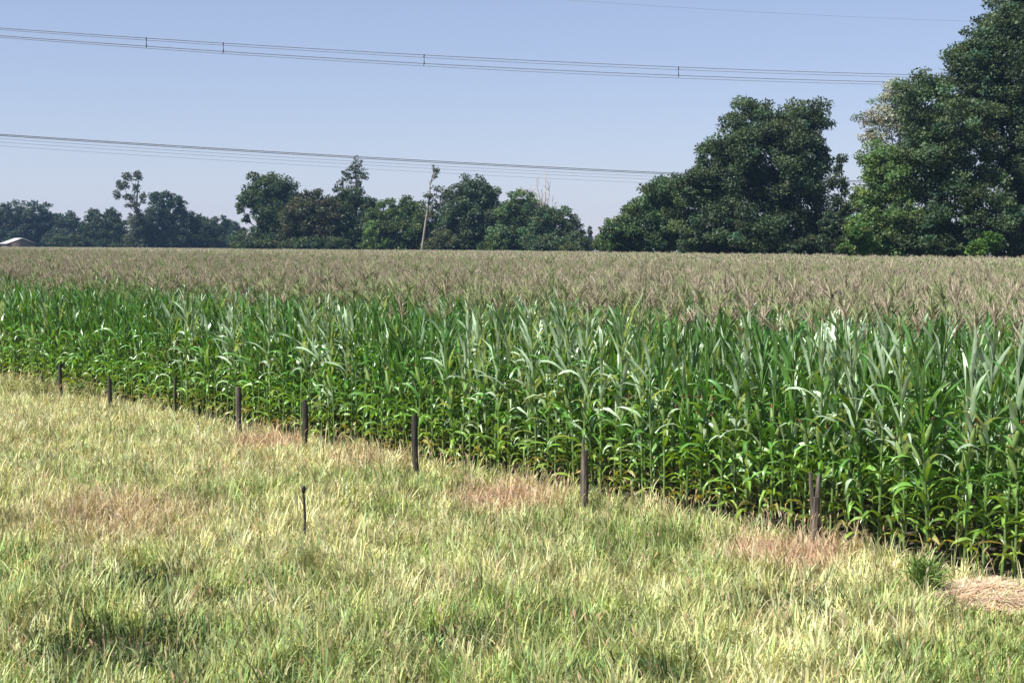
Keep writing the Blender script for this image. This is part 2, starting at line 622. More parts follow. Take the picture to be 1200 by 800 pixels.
ng = bpy.data.node_groups.new('field_patches', 'GeometryNodeTree')
ng.interface.new_socket('Geometry', in_out='INPUT', socket_type='NodeSocketGeometry')
ng.interface.new_socket('Geometry', in_out='OUTPUT', socket_type='NodeSocketGeometry')
gi, go = ng.nodes.new('NodeGroupInput'), ng.nodes.new('NodeGroupOutput')
join = ng.nodes.new('GeometryNodeJoinGeometry')


def named(name, typ):
    n = ng.nodes.new('GeometryNodeInputNamedAttribute')
    n.data_type = typ
    n.inputs['Name'].default_value = name
    return n.outputs['Attribute']


va, ta, ga = named('variant', 'INT'), named('turn', 'FLOAT'), named('grow', 'FLOAT')
cx = ng.nodes.new('ShaderNodeCombineXYZ')
ng.links.new(ta, cx.inputs['Z'])


def pick(val):
    cmp_ = ng.nodes.new('FunctionNodeCompare')
    cmp_.data_type = 'INT'
    cmp_.operation = 'EQUAL'
    ng.links.new(va, cmp_.inputs[2])
    cmp_.inputs[3].default_value = val
    sp = ng.nodes.new('GeometryNodeSeparateGeometry')
    sp.domain = 'POINT'
    ng.links.new(gi.outputs[0], sp.inputs['Geometry'])
    ng.links.new(cmp_.outputs['Result'], sp.inputs['Selection'])
    return sp.outputs['Selection']


for k in range(len(VAR)):
    src, dst = pick(k), pick(100 + k)
    mp = ng.nodes.new('GeometryNodeMeshToPoints')
    ng.links.new(dst, mp.inputs['Mesh'])
    ip = ng.nodes.new('GeometryNodeInstanceOnPoints')
    ng.links.new(mp.outputs[0], ip.inputs['Points'])
    ng.links.new(src, ip.inputs['Instance'])
    ng.links.new(cx.outputs[0], ip.inputs['Rotation'])
    ng.links.new(ga, ip.inputs['Scale'])
    ng.links.new(ip.outputs[0], join.inputs[0])
ng.links.new(join.outputs[0], go.inputs[0])
md = field.modifiers.new('patches', 'NODES')
md.node_group = ng


# ------------------------------------------------------------------ meadow grass
def edge_v(x, y):
    return (x - E_R[0]) * N[0] + (y - E_R[1]) * N[1]


def blob(x, y, cxp, cyp, rx, ry, z=.25):
    """soft mask of a patch given where it lies in the meadow"""
    c = at_height(cxp, cyp, z)
    e = at_height(cxp + rx, cyp, z)
    n_ = at_height(cxp, cyp - ry, z)
    ax = max(.05, abs(e[0] - c[0]))
    ay = max(.05, abs(n_[1] - c[1]))
    w = fnoise(x, y, .6, 7) - .5
    d = np.sqrt(((x - c[0]) / ax) ** 2 + ((y - c[1]) / ay) ** 2) + w * .7
    return np.clip(1.35 - d, 0, 1)


STRAW_C = at_height(1175, 688, .10)


def meadow():
    n_try = 1700000
    # denser near the viewer; the meadow reaches past the frame on every side
    y = 6.5 + (44 - 6.5) * rng.random(n_try) ** 1.15
    x = (rng.random(n_try) - .5) * 2 * (.46 * y + 3.0)
    ev = edge_v(x, y)
    lim = -.16 + .24 * (fnoise(x, y, .8, 3) - .5)
    keep = ev < lim
    x, y, ev = x[keep], y[keep], ev[keep]
    # gaps and clumps
    cl = fnoise(x, y, .45, 11)
    hollow = np.maximum.reduce([blob(x, y, 135, 732, 95, 30), .75 * blob(x, y, 175, 660, 50, 15), .6 * blob(x, y, 520, 735, 60, 14), .55 * blob(x, y, 770, 770, 60, 14), .45 * blob(x, y, 930, 690, 60, 12)])
    straw = np.exp(-(((x - STRAW_C[0]) / .75) ** 4 + ((y - STRAW_C[1]) / .60) ** 4))
    front = np.exp(-(((x - STRAW_C[0]) / .9) ** 4 + ((y - STRAW_C[1] + 1.1) / 1.0) ** 4))
    p = np.clip(.35 + 1.1 * (cl - .2), .15, 1) * (1 - .55 * hollow) * (1 - .93 * straw)
    keep = keep2 = rng.random(len(x)) < p
    x, y, ev, cl, hollow = x[keep], y[keep], ev[keep], cl[keep], hollow[keep]
    n = len(x)
    dry = (fnoise(x, y, 2.6, 21) - .5) * 1.7 + (fnoise(x, y, .7, 31) - .5) * 1.8 + .57
    dry += .30 * np.clip((y - 14) / 10, 0, 1) - .30 * np.clip((12.4 - y) / 1.4, 0, 1)
    dry += .25 * np.clip(1 + ev / 1.6, 0, 1)                       # drier strip along the fence
    dry += .12 * np.clip(x / 4, -1, 1) * (y < 15)
    dry -= .55 * np.maximum.reduce([blob(x, y, 570, 700, 150, 20), blob(x, y, 240, 570, 70, 14), .8 * blob(x, y, 600, 760, 220, 20), hollow])
    pink = np.maximum.reduce([blob(x, y, 318, 509, 36, 9), blob(x, y, 925, 632, 75, 16), .8 * blob(x, y, 590, 568, 70, 14), .45 * blob(x, y, 130, 590, 120, 25),
                              .35 * blob(x, y, 430, 530, 60, 12)])
    dry = np.clip(dry + pink * .4, 0, 1)
    h = rng.gamma(9, 1 / 9, n) * (.11 + .10 * cl + .06 * fnoise(x, y, 1.8, 41))
    h *= (1 - .5 * hollow) * (1 - .62 * front[keep2])
    h *= 1 + .25 * np.clip(1 + ev / .8, 0, 1)
    tuft = vnoise(x, y, .16, 71)
    h *= .72 + .6 * tuft
    az = 12.5 * vnoise(x, y, .22, 73) + rng.normal(0, .8, n)
    bend = np.clip(rng.gamma(2.0, .45, n), .05, 2.6)
    w = rng.uniform(.0034, .0102, n) * (1 + .25 * (y > 20))
    # colours
    green = np.stack([rng.uniform(.19, .32, n), rng.uniform(.25, .39, n), rng.uniform(.075, .14, n)], 1)
    strawc = np.stack([rng.uniform(.44, .61, n), rng.uniform(.435, .585, n), rng.uniform(.215, .33, n)], 1)
    pinkc = np.stack([rng.uniform(.50, .65, n), rng.uniform(.375, .48, n), rng.uniform(.25, .33, n)], 1)
    mixv = np.clip(dry * .95 + rng.normal(0, .22, n), 0, 1)[:, None]
    c = (green * (1 - mixv) + strawc * mixv) * np.exp(rng.normal(.10, .2, n))[:, None]
    c *= np.exp((vnoise(x, y, .19, 75) - .5) * .8)[:, None]
    dark_blade = (rng.random(n) < hollow * .85)[:, None]               # darker green blades in the hollows
    c = np.where(dark_blade, np.array([.065, .10, .035]) * rng.uniform(.6, 1.6, (n, 1)), c)
    c = np.minimum(c, .78)
    pk = np.clip(pink * 1.5 + rng.normal(0, .15, n), 0, 1)[:, None] * (pink > .05)[:, None]
    c = c * (1 - pk) + pinkc * pk
    # blades: four levels, three quads
    lev = np.array([0, .4, .75, 1.0])
    wid = np.array([.75, 1.0, .7, .12])
    gz = ground_z(x, y)
    V = np.zeros((n, 8, 3), np.float32)
    ang0 = rng.uniform(.0, .35, n)
    r = np.zeros(n)
    z = np.zeros(n)
    fa = az + np.pi / 2 + rng.normal(0, .5, n)
    for i in range(4):
        if i:
            m = ang0 + bend * ((lev[i] + lev[i - 1]) / 2) ** 1.3
            ds = h * (lev[i] - lev[i - 1])
            r = r + np.sin(m) * ds
            z = z + np.cos(m) * ds
        px_, py_ = x + np.cos(az) * r, y + np.sin(az) * r
        hw = w * wid[i]
        V[:, i * 2, 0], V[:, i * 2, 1], V[:, i * 2, 2] = px_ - np.cos(fa) * hw, py_ - np.sin(fa) * hw, gz + z - .01 * (i == 0)
        V[:, i * 2 + 1, 0], V[:, i * 2 + 1, 1], V[:, i * 2 + 1, 2] = px_ + np.cos(fa) * hw, py_ + np.sin(fa) * hw, gz + z - .01 * (i == 0)
    b = (np.arange(n) * 8)[:, None]
    Fc = np.concatenate([b + np.array([0, 1, 3, 2]), b + np.array([2, 3, 5, 4]), b + np.array([4, 5, 7, 6])])
    C = np.repeat(c[:, None, :], 8, 1)
    V, C = V.reshape(-1, 3), C.reshape(-1, 3)

    # flowering stalks with feathery heads
    m_ = 42000
    ys = 7 + (43 - 7) * rng.random(m_) ** 1.1
    xs = (rng.random(m_) - .5) * 2 * (.46 * ys + 3)
    evs = edge_v(xs, ys)
    pinks = np.maximum.reduce([blob(xs, ys, 318, 509, 36, 9), blob(xs, ys, 925, 632, 75, 16), .8 * blob(xs, ys, 590, 568, 70, 14), .5 * blob(xs, ys, 130, 590, 120, 25)])
    prob = .16 + .35 * np.clip(1 + evs / 1.3, 0, 1) + .22 * np.clip((ys - 15) / 8, 0, 1) + .9 * pinks
    strs = np.exp(-(((xs - STRAW_C[0]) / .75) ** 4 + ((ys - STRAW_C[1] + .5) / 1.1) ** 4))
    k = (evs < -.22) & (rng.random(m_) < prob * (1 - strs) * (.4 + fnoise(xs, ys, 1.2, 55)))
    xs, ys, pinks = xs[k], ys[k], pinks[k]
    m_ = len(xs)
    hs = rng.uniform(.26, .46, m_)
    azs = rng.random(m_) * 6.283
    ln = rng.uniform(.02, .14, m_)
    tx, ty = xs + np.cos(azs) * ln, ys + np.sin(azs) * ln
    gz = ground_z(xs, ys)
    hl = rng.uniform(.05, .1, m_)
    fa = rng.random(m_) * 6.283
    hw = rng.uniform(.005, .011, m_)
    S = np.zeros((m_, 12, 3), np.float32)

    def setv(j, X, Y, Z):
        S[:, j, 0], S[:, j, 1], S[:, j, 2] = X, Y, Z
    cf, sf = np.cos(fa), np.sin(fa)
    setv(0, xs - cf * .002, ys - sf * .002, gz)
    setv(1, xs + cf * .002, ys + sf * .002, gz)
    setv(2, tx + cf * .0018, ty + sf * .0018, gz + hs)
    setv(3, tx - cf * .0018, ty - sf * .0018, gz + hs)
    for q, (cc, ss) in enumerate(((cf, sf), (-sf, cf))):
        o = 4 + q * 4
        mx_, my_ = tx + np.cos(azs) * hl * .25, ty + np.sin(azs) * hl * .25
        setv(o, tx, ty, gz + hs - .005)
        setv(o + 1, mx_ + cc * hw, my_ + ss * hw, gz + hs + hl * .45)
        setv(o + 2, tx + np.cos(azs) * hl * .6, ty + np.sin(azs) * hl * .6, gz + hs + hl * .85)
        setv(o + 3, mx_ - cc * hw, my_ - ss * hw, gz + hs + hl * .45)
    hc = np.stack([rng.uniform(.45, .62, m_), rng.uniform(.36, .5, m_), rng.uniform(.22, .32, m_)], 1)
    hp = np.stack([rng.uniform(.52, .66, m_), rng.uniform(.41, .51, m_), rng.uniform(.28, .36, m_)], 1)
    pm = np.clip(pinks * 1.3, 0, 1)[:, None]
    hc = hc * (1 - pm) + hp * pm
    b = (np.arange(m_) * 12)[:, None] + len(V)
    F2 = np.concatenate([b + np.array([0, 1, 2, 3]), b + np.array([4, 5, 6, 7]), b + np.array([8, 9, 10, 11])])
    V = np.concatenate([V, S.reshape(-1, 3)])
    C = np.concatenate([C, np.repeat(hc[:, None], 12, 1).reshape(-1, 3)])
    Fc = np.concatenate([Fc, F2])
    o = mesh_object('meadow_grass', V, Fc, C, np.zeros(len(Fc)), M_GRASS)
    tag(o, 'tall half dried meadow grass in front of the maize', 'grass', kind='stuff')
    print('blades', n, 'stalks', m_)


meadow()


# dry cut straw lying on the corner by the maize
def straw_mat():
    n = 34000
    x = STRAW_C[0] + .15 + rng.normal(0, .52, n)
    y = STRAW_C[1] + rng.normal(0, .33, n)
    d = ((x - STRAW_C[0] - .15) / 1.1) ** 2 + ((y - STRAW_C[1]) / .62) ** 2 + 1.3 * (fnoise(x, y, .4, 5) - .5)
    k = (d < .75 + .5 * rng.random(n)) & (edge_v(x, y) < .25)
    x, y, d = x[k], y[k], np.clip(d[k] + .25 * rng.random(k.sum()), 0, 1)
    n = len(x)
    z = ground_z(x, y) + rng.random(n) * (.09 * (1 - d) * (.5 + fnoise(x, y, .3, 8)) + .02)
    a = rng.normal(.3, .9, n)
    L = rng.uniform(.06, .17, n)
    w = rng.uniform(.002, .0055, n)
    tilt = rng.normal(0, .18, n)
    dx, dy, dz = np.cos(a) * L, np.sin(a) * L, np.sin(tilt) * L
    V = np.zeros((n, 6, 3), np.float32)
    for j, (t, hh) in enumerate(((-1, 0), (0, .015), (1, 0))):
        for s in (0, 1):
            sg = (s * 2 - 1) * w
            V[:, j * 2 + s, 0] = x + dx * t - np.sin(a) * sg
            V[:, j * 2 + s, 1] = y + dy * t + np.cos(a) * sg
            V[:, j * 2 + s, 2] = z + dz * t + hh + .012
    b = (np.arange(n) * 6)[:, None]
    Fc = np.concatenate([b + np.array([0, 1, 3, 2]), b + np.array([2, 3, 5, 4])])
    c = np.stack([rng.uniform(.62, .80, n), rng.uniform(.52, .65, n), rng.uniform(.40, .51, n)], 1)
    o = mesh_object('cut_straw', V.reshape(-1, 3), Fc, np.repeat(c[:, None], 6, 1).reshape(-1, 3), np.zeros(len(Fc)), M_GRASS)
    tag(o, 'flattened patch of pale pinkish dry straw at the foot of the maize', 'straw', kind='stuff')


straw_mat()


# ------------------------------------------------------------------ weeds by the far fence posts
def weed(px, py, w_px, h_px, label, tint, n=420, blade=1.0, group='weeds along the far end of the fence'):
    c = at_height(px, py, .15)
    d = c[1]
    wr, hh = w_px / F * d, h_px / F * d
    x0, y0, z0 = c[0], c[1], float(ground_z(c[0], c[1]))
    root = empty('weed_clump', (x0, y0, z0))
    tag(root, label, 'weed', group)
    st, lf = MB(), MB()
    for k in range(16):
        a = rng.random() * 6.283
        r = wr * rng.uniform(.2, .9)
        tz = hh * rng.uniform(.6, 1.05)
        P = np.array([[math.cos(a) * r * .25, math.sin(a) * r * .25, -.02], [math.cos(a) * r * .6, math.sin(a) * r * .6, tz * .55], [math.cos(a) * r, math.sin(a) * r, tz]])
        st.tube(P, [.006, .005, .002], 4, np.array([.2, .2, .08]), cap=False)
        for q in range(n // 16):
            t = rng.uniform(.2, 1.0)
            b = P[0] + (P[2] - P[0]) * t + rng.normal(0, .03, 3)
            b[2] = max(b[2], .03)
            leaf_strip(lf, b, rng.random() * 6.283, rng.uniform(-.2, 1.0) if blade == 1 else rng.uniform(.7, 1.5), rng.uniform(.05, .11) * blade, rng.uniform(.015, .03) / blade ** .7, rng.uniform(0, 1), np.array(tint) * rng.uniform(.7, 1.3), 2)
    st.build('stems', M_STALK, root)
    lf.build('leaves', M_GRASS, root)


weed(48, 461, 26, 26, 'olive weed clump left of the farthest fence post', (.24, .26, .09))
weed(104, 466, 17, 24, 'greyish olive weed clump just left of the far split post', (.22, .22, .10))
weed(15, 458, 20, 20, 'low yellow-green weeds at the far left end of the maize', (.30, .32, .10))
weed(92, 462, 14, 22, 'green weed clump right of the farthest fence post', (.17, .25, .07))
weed(1083, 681, 17, 30, 'green weed tuft at the left end of the straw patch', (.17, .27, .07), 300, 2.6, None)


# ------------------------------------------------------------------ fence posts
def post(i, r0, r1, lean, mat, label, style):
    p = POST[i]
    d = p[1]
    hh = (PY_POST[i] - PY_TOP[i]) / F * d + .2
    x, y = p[0], p[1]
    z = float(ground_z(x, y))
    mb = MB()
    zs = np.linspace(-.15, hh, 9)
    ph = rng.random() * 6
    pts = np.stack([lean * (zs / hh) * hh + .008 * np.sin(zs * 5 + ph), .01 * np.cos(zs * 4 + ph), zs], 1)
    rad = np.interp(zs, [0, hh], [r0, r1]) * (1 + .08 * np.sin(zs * 9 + ph))
    if style == 'fork':
        cut = 6
        mb.tube(pts[:cut + 1], rad[:cut + 1], 9, jitter=.10)
        for sg, ex in ((-1, .0), (1, -.03)):
            q = pts[cut - 1:].copy()
            q[:, 0] += sg * np.linspace(.018, .048, len(q))
            q[-1, 2] += ex
            mb.tube(q, np.linspace(r1 * .62, r1 * .42, len(q)), 7, jitter=.14)
    elif style == 'split':
        mb.tube(pts[:8], rad[:8], 9, jitter=.10)
        q = pts[6:].copy()
        q[:, 0] -= r1 * .35
        mb.tube(q, [r1 * .6, r1 * .5, r1 * .25], 7, jitter=.15)
    elif style == 'round':
        rad[-1] *= .55
        rad[-2] *= 1.12
        mb.tube(pts, rad, 10, jitter=.06)
    else:
        mb.tube(pts, rad, 9, jitter=.10)
        top = mb.v[-1]
    if style == 'slant':                        # saw cut running down to one side
        V = mb.v[0]
        V[-9:, 2] += (V[-9:, 0] - pts[-1, 0]) * .9
        mb.v[1][:9] = V[-9:]
        mb.v[1][9] = V[-9:].mean(0)
    o = mb.build('fence_post', mat)
    o.location = (x, y, z)
    tag(o, label, 'fence post', 'wooden fence posts along the maize')


post(0, .060, .052, -.01, M_WOOD_GREY, 'weathered grey fence post with forked split top, nearest the straw patch', 'fork')
post(1, .054, .044, -.03, M_WOOD_GREY, 'leaning grey fence post with jagged top, next after the forked one', 'split')
post(2, .044, .044, -.03, M_WOOD_DARK, 'tall blackened straight fence post in front of mid-field maize', 'slant')
post(3, .043, .05, -.02, M_WOOD_DARK, 'dark fence post with a rounded thick head behind the thin stake', 'round')
post(4, .047, .047, .0, M_WOOD_GREY, 'fence post with pale flat top beside the pinkish dry grass', 'flat')
post(5, .032, .026, .05, M_WOOD_DARK, 'thin slanted dark fence post half hidden in the maize leaves', 'slant')
post(6, .042, .038, -.03, M_WOOD_DARK, 'far dark fence post with split top beside olive weeds', 'split')
post(7, .042, .038, -.03, M_WOOD_DARK, 'farthest small dark fence post at the left end of the row', 'slant')

# thin electric-fence stake standing alone in the meadow
c = at_height(357, 617, .2)
hh = (617 - 568) / F * c[1] + .2
root = empty('fence_stake', (c[0], c[1], float(ground_z(c[0], c[1]))))
tag(root, 'thin black stake with knobbed head standing alone in the meadow grass', 'stake')
mb = MB()
mb.tube([[0, 0, -.15], [.004, 0, hh * .5], [-.012, 0, hh - .06]], [.016, .015, .013], 7)
mb.build('rod', M_IRON, root, smooth=True)
mb = MB()
mb.tube(np.array([[-.012, 0, hh - .085], [-.012, 0, hh - .07], [-.012, 0, hh - .04], [-.012, 0, hh - .012], [-.012, 0, hh]]), [.015, .022, .026, .022, .010], 9)
mb.tube(np.array([[-.012, 0, hh - .045], [.012, 0, hh - .04], [.03, 0, hh - .03]]), [.008, .009, .007], 6)
mb.build('insulator', M_BLACK, root, smooth=True)


# ------------------------------------------------------------------ trees
def limb(a, b, wob, n=5):
    t = np.linspace(0, 1, n)[:, None]
    p = a + (b - a) * t
    p[1:-1] += rng.normal(0, wob, (n - 2, 3))
    p[:, 2] += np.sin(t[:, 0] * np.pi) * wob * .6
    return p


def tree(kind, label, dist, base_px, lobes, tint, group=None, leaf=.30, dens=1.0, bark=None, trunk_r=None, clump=1.0, cat='tree', trunk_px=None, hi=1.5, air=0.0, base_py=298):
    """lobes: (px, py, rx, ry) of the crown's masses in the photograph, all at `dist` metres.
    The trunk stands on the ground below; limbs run to each mass; leaves grow in clumps."""
    g = at_depth(base_px, base_py, dist)
    gx, gy = g[0], dist
    gz = float(ground_z(gx, gy))
    root = empty(kind, (gx, gy, gz))
    tag(root, label, cat, group)
    O = np.array([gx, gy, gz])
    if kind == 'broadleaf_tree' and dens >= .7:           # boughs that reach down to the ground
        xa = min(l[0] - l[2] * .75 for l in lobes)
        xb = max(l[0] + l[2] * .75 for l in lobes)
        ns = max(2, int(round((xb - xa) / 26)))
        lobes = list(lobes) + [(xa + (xb - xa) * (q + .5) / ns, 285 + rng.normal(0, 2), (xb - xa) / ns * .75, 14 + rng.normal(0, 2)) for q in range(ns)]
    cents, rads = [], []
    for (px, py, rx, ry) in lobes:
        rx, ry = rx * 1.08, ry * 1.08
        c = at_depth(px, py, dist) - O
        r = np.array([rx, (rx + ry) / 2 * rng.uniform(.85, 1.1), ry]) / F * dist
        c[1] += rng.normal(0, .3) * r[1]
        cents.append(c)
        rads.append(r)
    cents, rads = np.array(cents), np.array(rads)
    top = max(c[2] + r[2] for c, r in zip(cents, rads))
    # trunk and limbs
    tb = MB()
    tr = trunk_r or max(.12, top * .017)
    tz = np.linspace(0, 1, 7)
    aim = cents[np.argmax(cents[:, 2])]
    tp = np.stack([aim[0] * tz ** 1.5, aim[1] * tz ** 1.5, -.2 + (max(aim[2], top * .6) + .2) * tz], 1)
    tp[1:-1, :2] += rng.normal(0, tr * .5, (5, 2))
    tb.tube(tp, tr * np.array([1.35, 1.0, .9, .78, .62, .42, .2]), 9, jitter=.06)
    for c, r in zip(cents, rads):
        k = min(5, max(1, int((c[2] - r[2] * .7) / (top + .01) * 6)))
        s = tp[k]
        L = limb(s, c, tr * .9)
        r0 = tr * np.interp(k, [1, 5], [.5, .28])
        tb.tube(L, np.linspace(r0, r0 * .35, 5), 6)
        for q in range(4):
            d = rng.normal(0, 1, 3)
            d /= np.linalg.norm(d)
            d[2] = abs(d[2]) * .8
            tb.tube(limb(L[3], c + d * r * .85, tr * .5, 4), np.linspace(r0 * .35, .015, 4), 4, cap=False)
    tb.build('trunk', bark or M_BARK, root, smooth=True)
    # crown
    P, Cn, S = [], [], []
    for c, r in zip(cents, rads):
        rm = float(r.mean())
        cs = clump * np.clip(rm * .30, .35, 1.15)
        ncl = int(np.clip(dens * 5.6 * (rm / cs) ** 2, 16, 260))
        d = rng.normal(0, 1, (ncl, 3))
        d /= np.linalg.norm(d, axis=1)[:, None]
        rr = rng.uniform(.15, 1.0, ncl) ** .55
        cc = c + d * r * rr[:, None] * (1 + .06 * rng.normal(0, 1, ncl))[:, None]
        crad = cs * rng.uniform(.55, 1.25, ncl)
        tone = rng.uniform(.6, 1.45, ncl)
        hue = rng.normal(0, .10, ncl)
        for j in range(ncl):
            nl = int(dens * 17 * (crad[j] / leaf) ** 2)
            dd = rng.normal(0, 1, (nl, 3))
            dd /= np.linalg.norm(dd, axis=1)[:, None]
            q = cc[j] + dd * (crad[j] * rng.random(nl) ** .45)[:, None] * np.array([1.1, 1.1, .75])
            q = q[q[:, 2] > .15]
            P.append(q)
            S.append(leaf * rng.uniform(.6, 1.3, len(q)))
            t = np.array(tint) * tone[j] * np.array([1 + hue[j], 1, 1 - hue[j] * .5])
            Cn.append(t[None] * rng.uniform(.78, 1.22, (len(q), 1)))
    P, Cn, S = np.concatenate(P), np.concatenate(Cn), np.concatenate(S)
    n = len(P)
    nrm = rng.normal(0, 1, (n, 3)) + np.array([0, 0, .55])
    nrm /= np.linalg.norm(nrm, axis=1)[:, None]
    a = np.cross(nrm, rng.normal(0, 1, (n, 3)))
    a /= np.linalg.norm(a, axis=1)[:, None] + 1e-9
    b = np.cross(nrm, a)
    V = np.zeros((n, 4, 3), np.float32)
    V[:, 0] = P - a * S[:, None] * .5
    V[:, 1] = P + b * S[:, None] * .30 - a * S[:, None] * .05
    V[:, 2] = P + a * S[:, None] * .5 - nrm * S[:, None] * .12
    V[:, 3] = P - b * S[:, None] * .30 - a * S[:, None] * .05
    V[:, :, 2] = np.maximum(V[:, :, 2], .02)
    Fc = np.arange(n * 4).reshape(n, 4)
    mesh_object('crown', V.reshape(-1, 3), Fc, np.repeat(Cn[:, None], 4, 1).reshape(-1, 3), np.zeros(n), M_TREE, root)
    return root, cents


DARK = (.066, .100, .052)
MID = (.080, .128, .056)
LIGHT = (.112, .175, .062)
OLIVE = (.10, .118, .062)
HAZE_BLUE = (.044, .070, .052)  # blue of the distant haze put into the leaf colour

GR, GM, GL = 'tall trees at the right end of the field', 'trees in the middle of the far hedge', 'distant trees at the left behind the field'
# right group
tree('broadleaf_tree', 'tallest tree, cut off by the upper right corner of the photo', 121, 1192,
     [(1202, 18, 40, 40), (1176, 36, 30, 28), (1152, 64, 38, 30), (1200, 95, 60, 50), (1132, 92, 38, 36), (1190, 165, 55, 45), (1250, 60, 60, 60), (1262, 150, 60, 60), (1230, 230, 60, 55), (1222, -42, 45, 40), (1245, -30, 50, 45), (1160, 130, 40, 35)],
     DARK, GR, leaf=.26, trunk_r=.55)
tree('broadleaf_tree', 'dark spreading tree standing left of the tallest tree at the right', 117, 1118,
     [(1085, 120, 34, 32), (1120, 150, 40, 34), (1092, 175, 42, 34), (1132, 200, 36, 30), (1100, 235, 42, 36), (1150, 250, 34, 38), (1075, 275, 34, 26), (1115, 280, 40, 22)],
     (.072, .112, .055), GR, leaf=.25, trunk_r=.35)
tree('broadleaf_tree', 'bright green rounded tree just right of the sky gap', 118, 1032,
     [(1036, 188, 26, 24), (1050, 205, 28, 30), (1026, 225, 24, 26), (1045, 245, 36, 30), (1020, 270, 28, 26), (1050, 280, 32, 22)],
     LIGHT, GR, leaf=.24, trunk_r=.25)
tree('pale_tree', 'pale silvery sparse tree peeking above the bright green tree', 140, 1048,
     [(1052, 110, 22, 19), (1034, 136, 25, 22), (1060, 140, 22, 22), (1020, 158, 15, 13), (1050, 185, 25, 25)],
     (.27, .29, .25), GR, leaf=.24, dens=.75, bark=M_PALEBARK, trunk_r=.22)
tree('broadleaf_tree', 'huge dark dome shaped tree left of the sky gap', 148, 905,
     [(884, 148, 36, 32), (938, 148, 36, 33), (862, 180, 34, 32), (915, 185, 50, 40), (948, 185, 26, 34), (845, 218, 32, 30), (818, 214, 26, 26), (838, 188, 24, 24), (885, 225, 46, 38), (935, 230, 44, 36), (838, 258, 30, 30), (880, 268, 42, 28), (930, 272, 42, 26), (955, 274, 22, 24)],
     DARK, GR, leaf=.28, trunk_r=.5)
tree('slender_tree', 'thin loose-leaved tree filling the gap between dome tree and bright tree', 140, 984,
     [(986, 186, 5, 7), (981, 200, 4, 7), (975, 214, 6, 7), (988, 222, 5, 8), (984, 214, 9, 8), (980, 234, 8, 8), (988, 246, 9, 8), (985, 256, 12, 10), (1000, 250, 13, 16), (974, 262, 14, 15), (1006, 228, 9, 12), (988, 270, 14, 14), (975, 285, 16, 12)],
     (.045, .07, .035), GR, leaf=.24, dens=.8, trunk_r=.16)
tree('broadleaf_tree', 'medium green bushy tree on the left slope of the dome tree', 166, 775,
     [(784, 222, 32, 20), (765, 243, 28, 24), (805, 240, 24, 28), (742, 262, 26, 24), (780, 270, 34, 26), (722, 276, 18, 18), (808, 278, 24, 20)],
     MID, GR, leaf=.3, trunk_r=.25)
tree('bush', 'small bright green bush at the foot of the tallest tree', 111, 1155,
     [(1155, 289, 15, 11), (1160, 278, 8, 8), (1147, 292, 10, 9)], (.10, .19, .04), GR, leaf=.2, cat='bush', trunk_r=.06)
tree('bush', 'fresh green bush beneath the bright rounded tree', 112, 1003,
     [(1005, 272, 14, 14), (996, 290, 13, 10), (1015, 290, 14, 10)], (.085, .15, .04), GR, leaf=.2, cat='bush', trunk_r=.06)
tree('bush', 'grey-green brush below the right side of the dome tree', 144, 955,
     [(950, 288, 20, 10), (975, 290, 14, 9), (930, 290, 16, 9)], (.05, .072, .035), GR, leaf=.24, cat='bush', trunk_r=.06)
tree('bush', 'olive brush below the left side of the dome tree', 150, 850,
     [(850, 288, 18, 10), (832, 286, 14, 12), (868, 290, 14, 8)], OLIVE, GR, leaf=.24, cat='bush', trunk_r=.06)
tree('bush', 'yellow-green bush left of the medium bushy tree', 172, 714,
     [(718, 288, 14, 9), (705, 285, 10, 11), (730, 291, 14, 7)], (.085, .11, .035), GR, leaf=.26, cat='bush', trunk_r=.06)
tree('bush', 'dark undergrowth bush between the two rightmost trunks', 116, 1185,
     [(1100, 293, 22, 10), (1130, 292, 20, 10), (1185, 292, 18, 11), (1215, 290, 22, 14), (1250, 290, 26, 14)], DARK, GR, leaf=.24, cat='bush', trunk_r=.06)
tree('conifer', 'tiny spire-topped tree in the gap between middle and right trees', 300, 691,
     [(691, 272, 2.6, 6), (691, 282, 5, 6), (690, 289, 8, 6)], HAZE_BLUE, GR, leaf=.4, trunk_r=.14)

# middle hedge
tree('broadleaf_tree', 'dark ragged tree at the right end of the middle hedge', 232, 662,
     [(655, 262, 22, 20), (640, 275, 22, 18), (672, 276, 14, 18), (650, 285, 30, 12), (636, 258, 16, 16), (678, 287, 9, 10)], DARK, GM, leaf=.4, trunk_r=.25)
tree('broadleaf_tree', 'round topped dark tree left of the bare twigs', 240, 610,
     [(610, 243, 24, 18), (596, 258, 20, 20), (625, 258, 18, 20), (610, 277, 34, 18)], MID, GM, leaf=.4, trunk_r=.3)
tree('broadleaf_tree', 'broad dark tree just right of the pale snag', 245, 553,
     [(553, 224, 22, 16), (570, 232, 16, 18), (537, 236, 16, 18), (553, 254, 32, 22), (545, 278, 34, 16), (520, 262, 16, 24), (582, 262, 14, 22)], DARK, GM, leaf=.4, trunk_r=.3)
tree('slender_tree', 'sparse tree with a pale trunk and tiny tufted tip', 231, 493,
     [(509, 197, 2.2, 3.5), (513, 201, 2.2, 4), (510, 207, 2, 3), (513, 221, 8, 4), (503, 229, 9, 4), (521, 232, 9, 6), (508, 240, 12, 6)], (.07, .085, .045), GM, leaf=.34, dens=.6, bark=M_GREYBARK, trunk_r=.2, clump=.7)
tree('broadleaf_tree', 'lighter green low rounded tree left of the pale snag', 246, 468,
     [(478, 244, 18, 14), (460, 252, 18, 17), (448, 268, 16, 18), (475, 270, 26, 22), (442, 262, 16, 18), (496, 266, 15, 24)], (.075, .115, .042), GM, leaf=.4, trunk_r=.25)
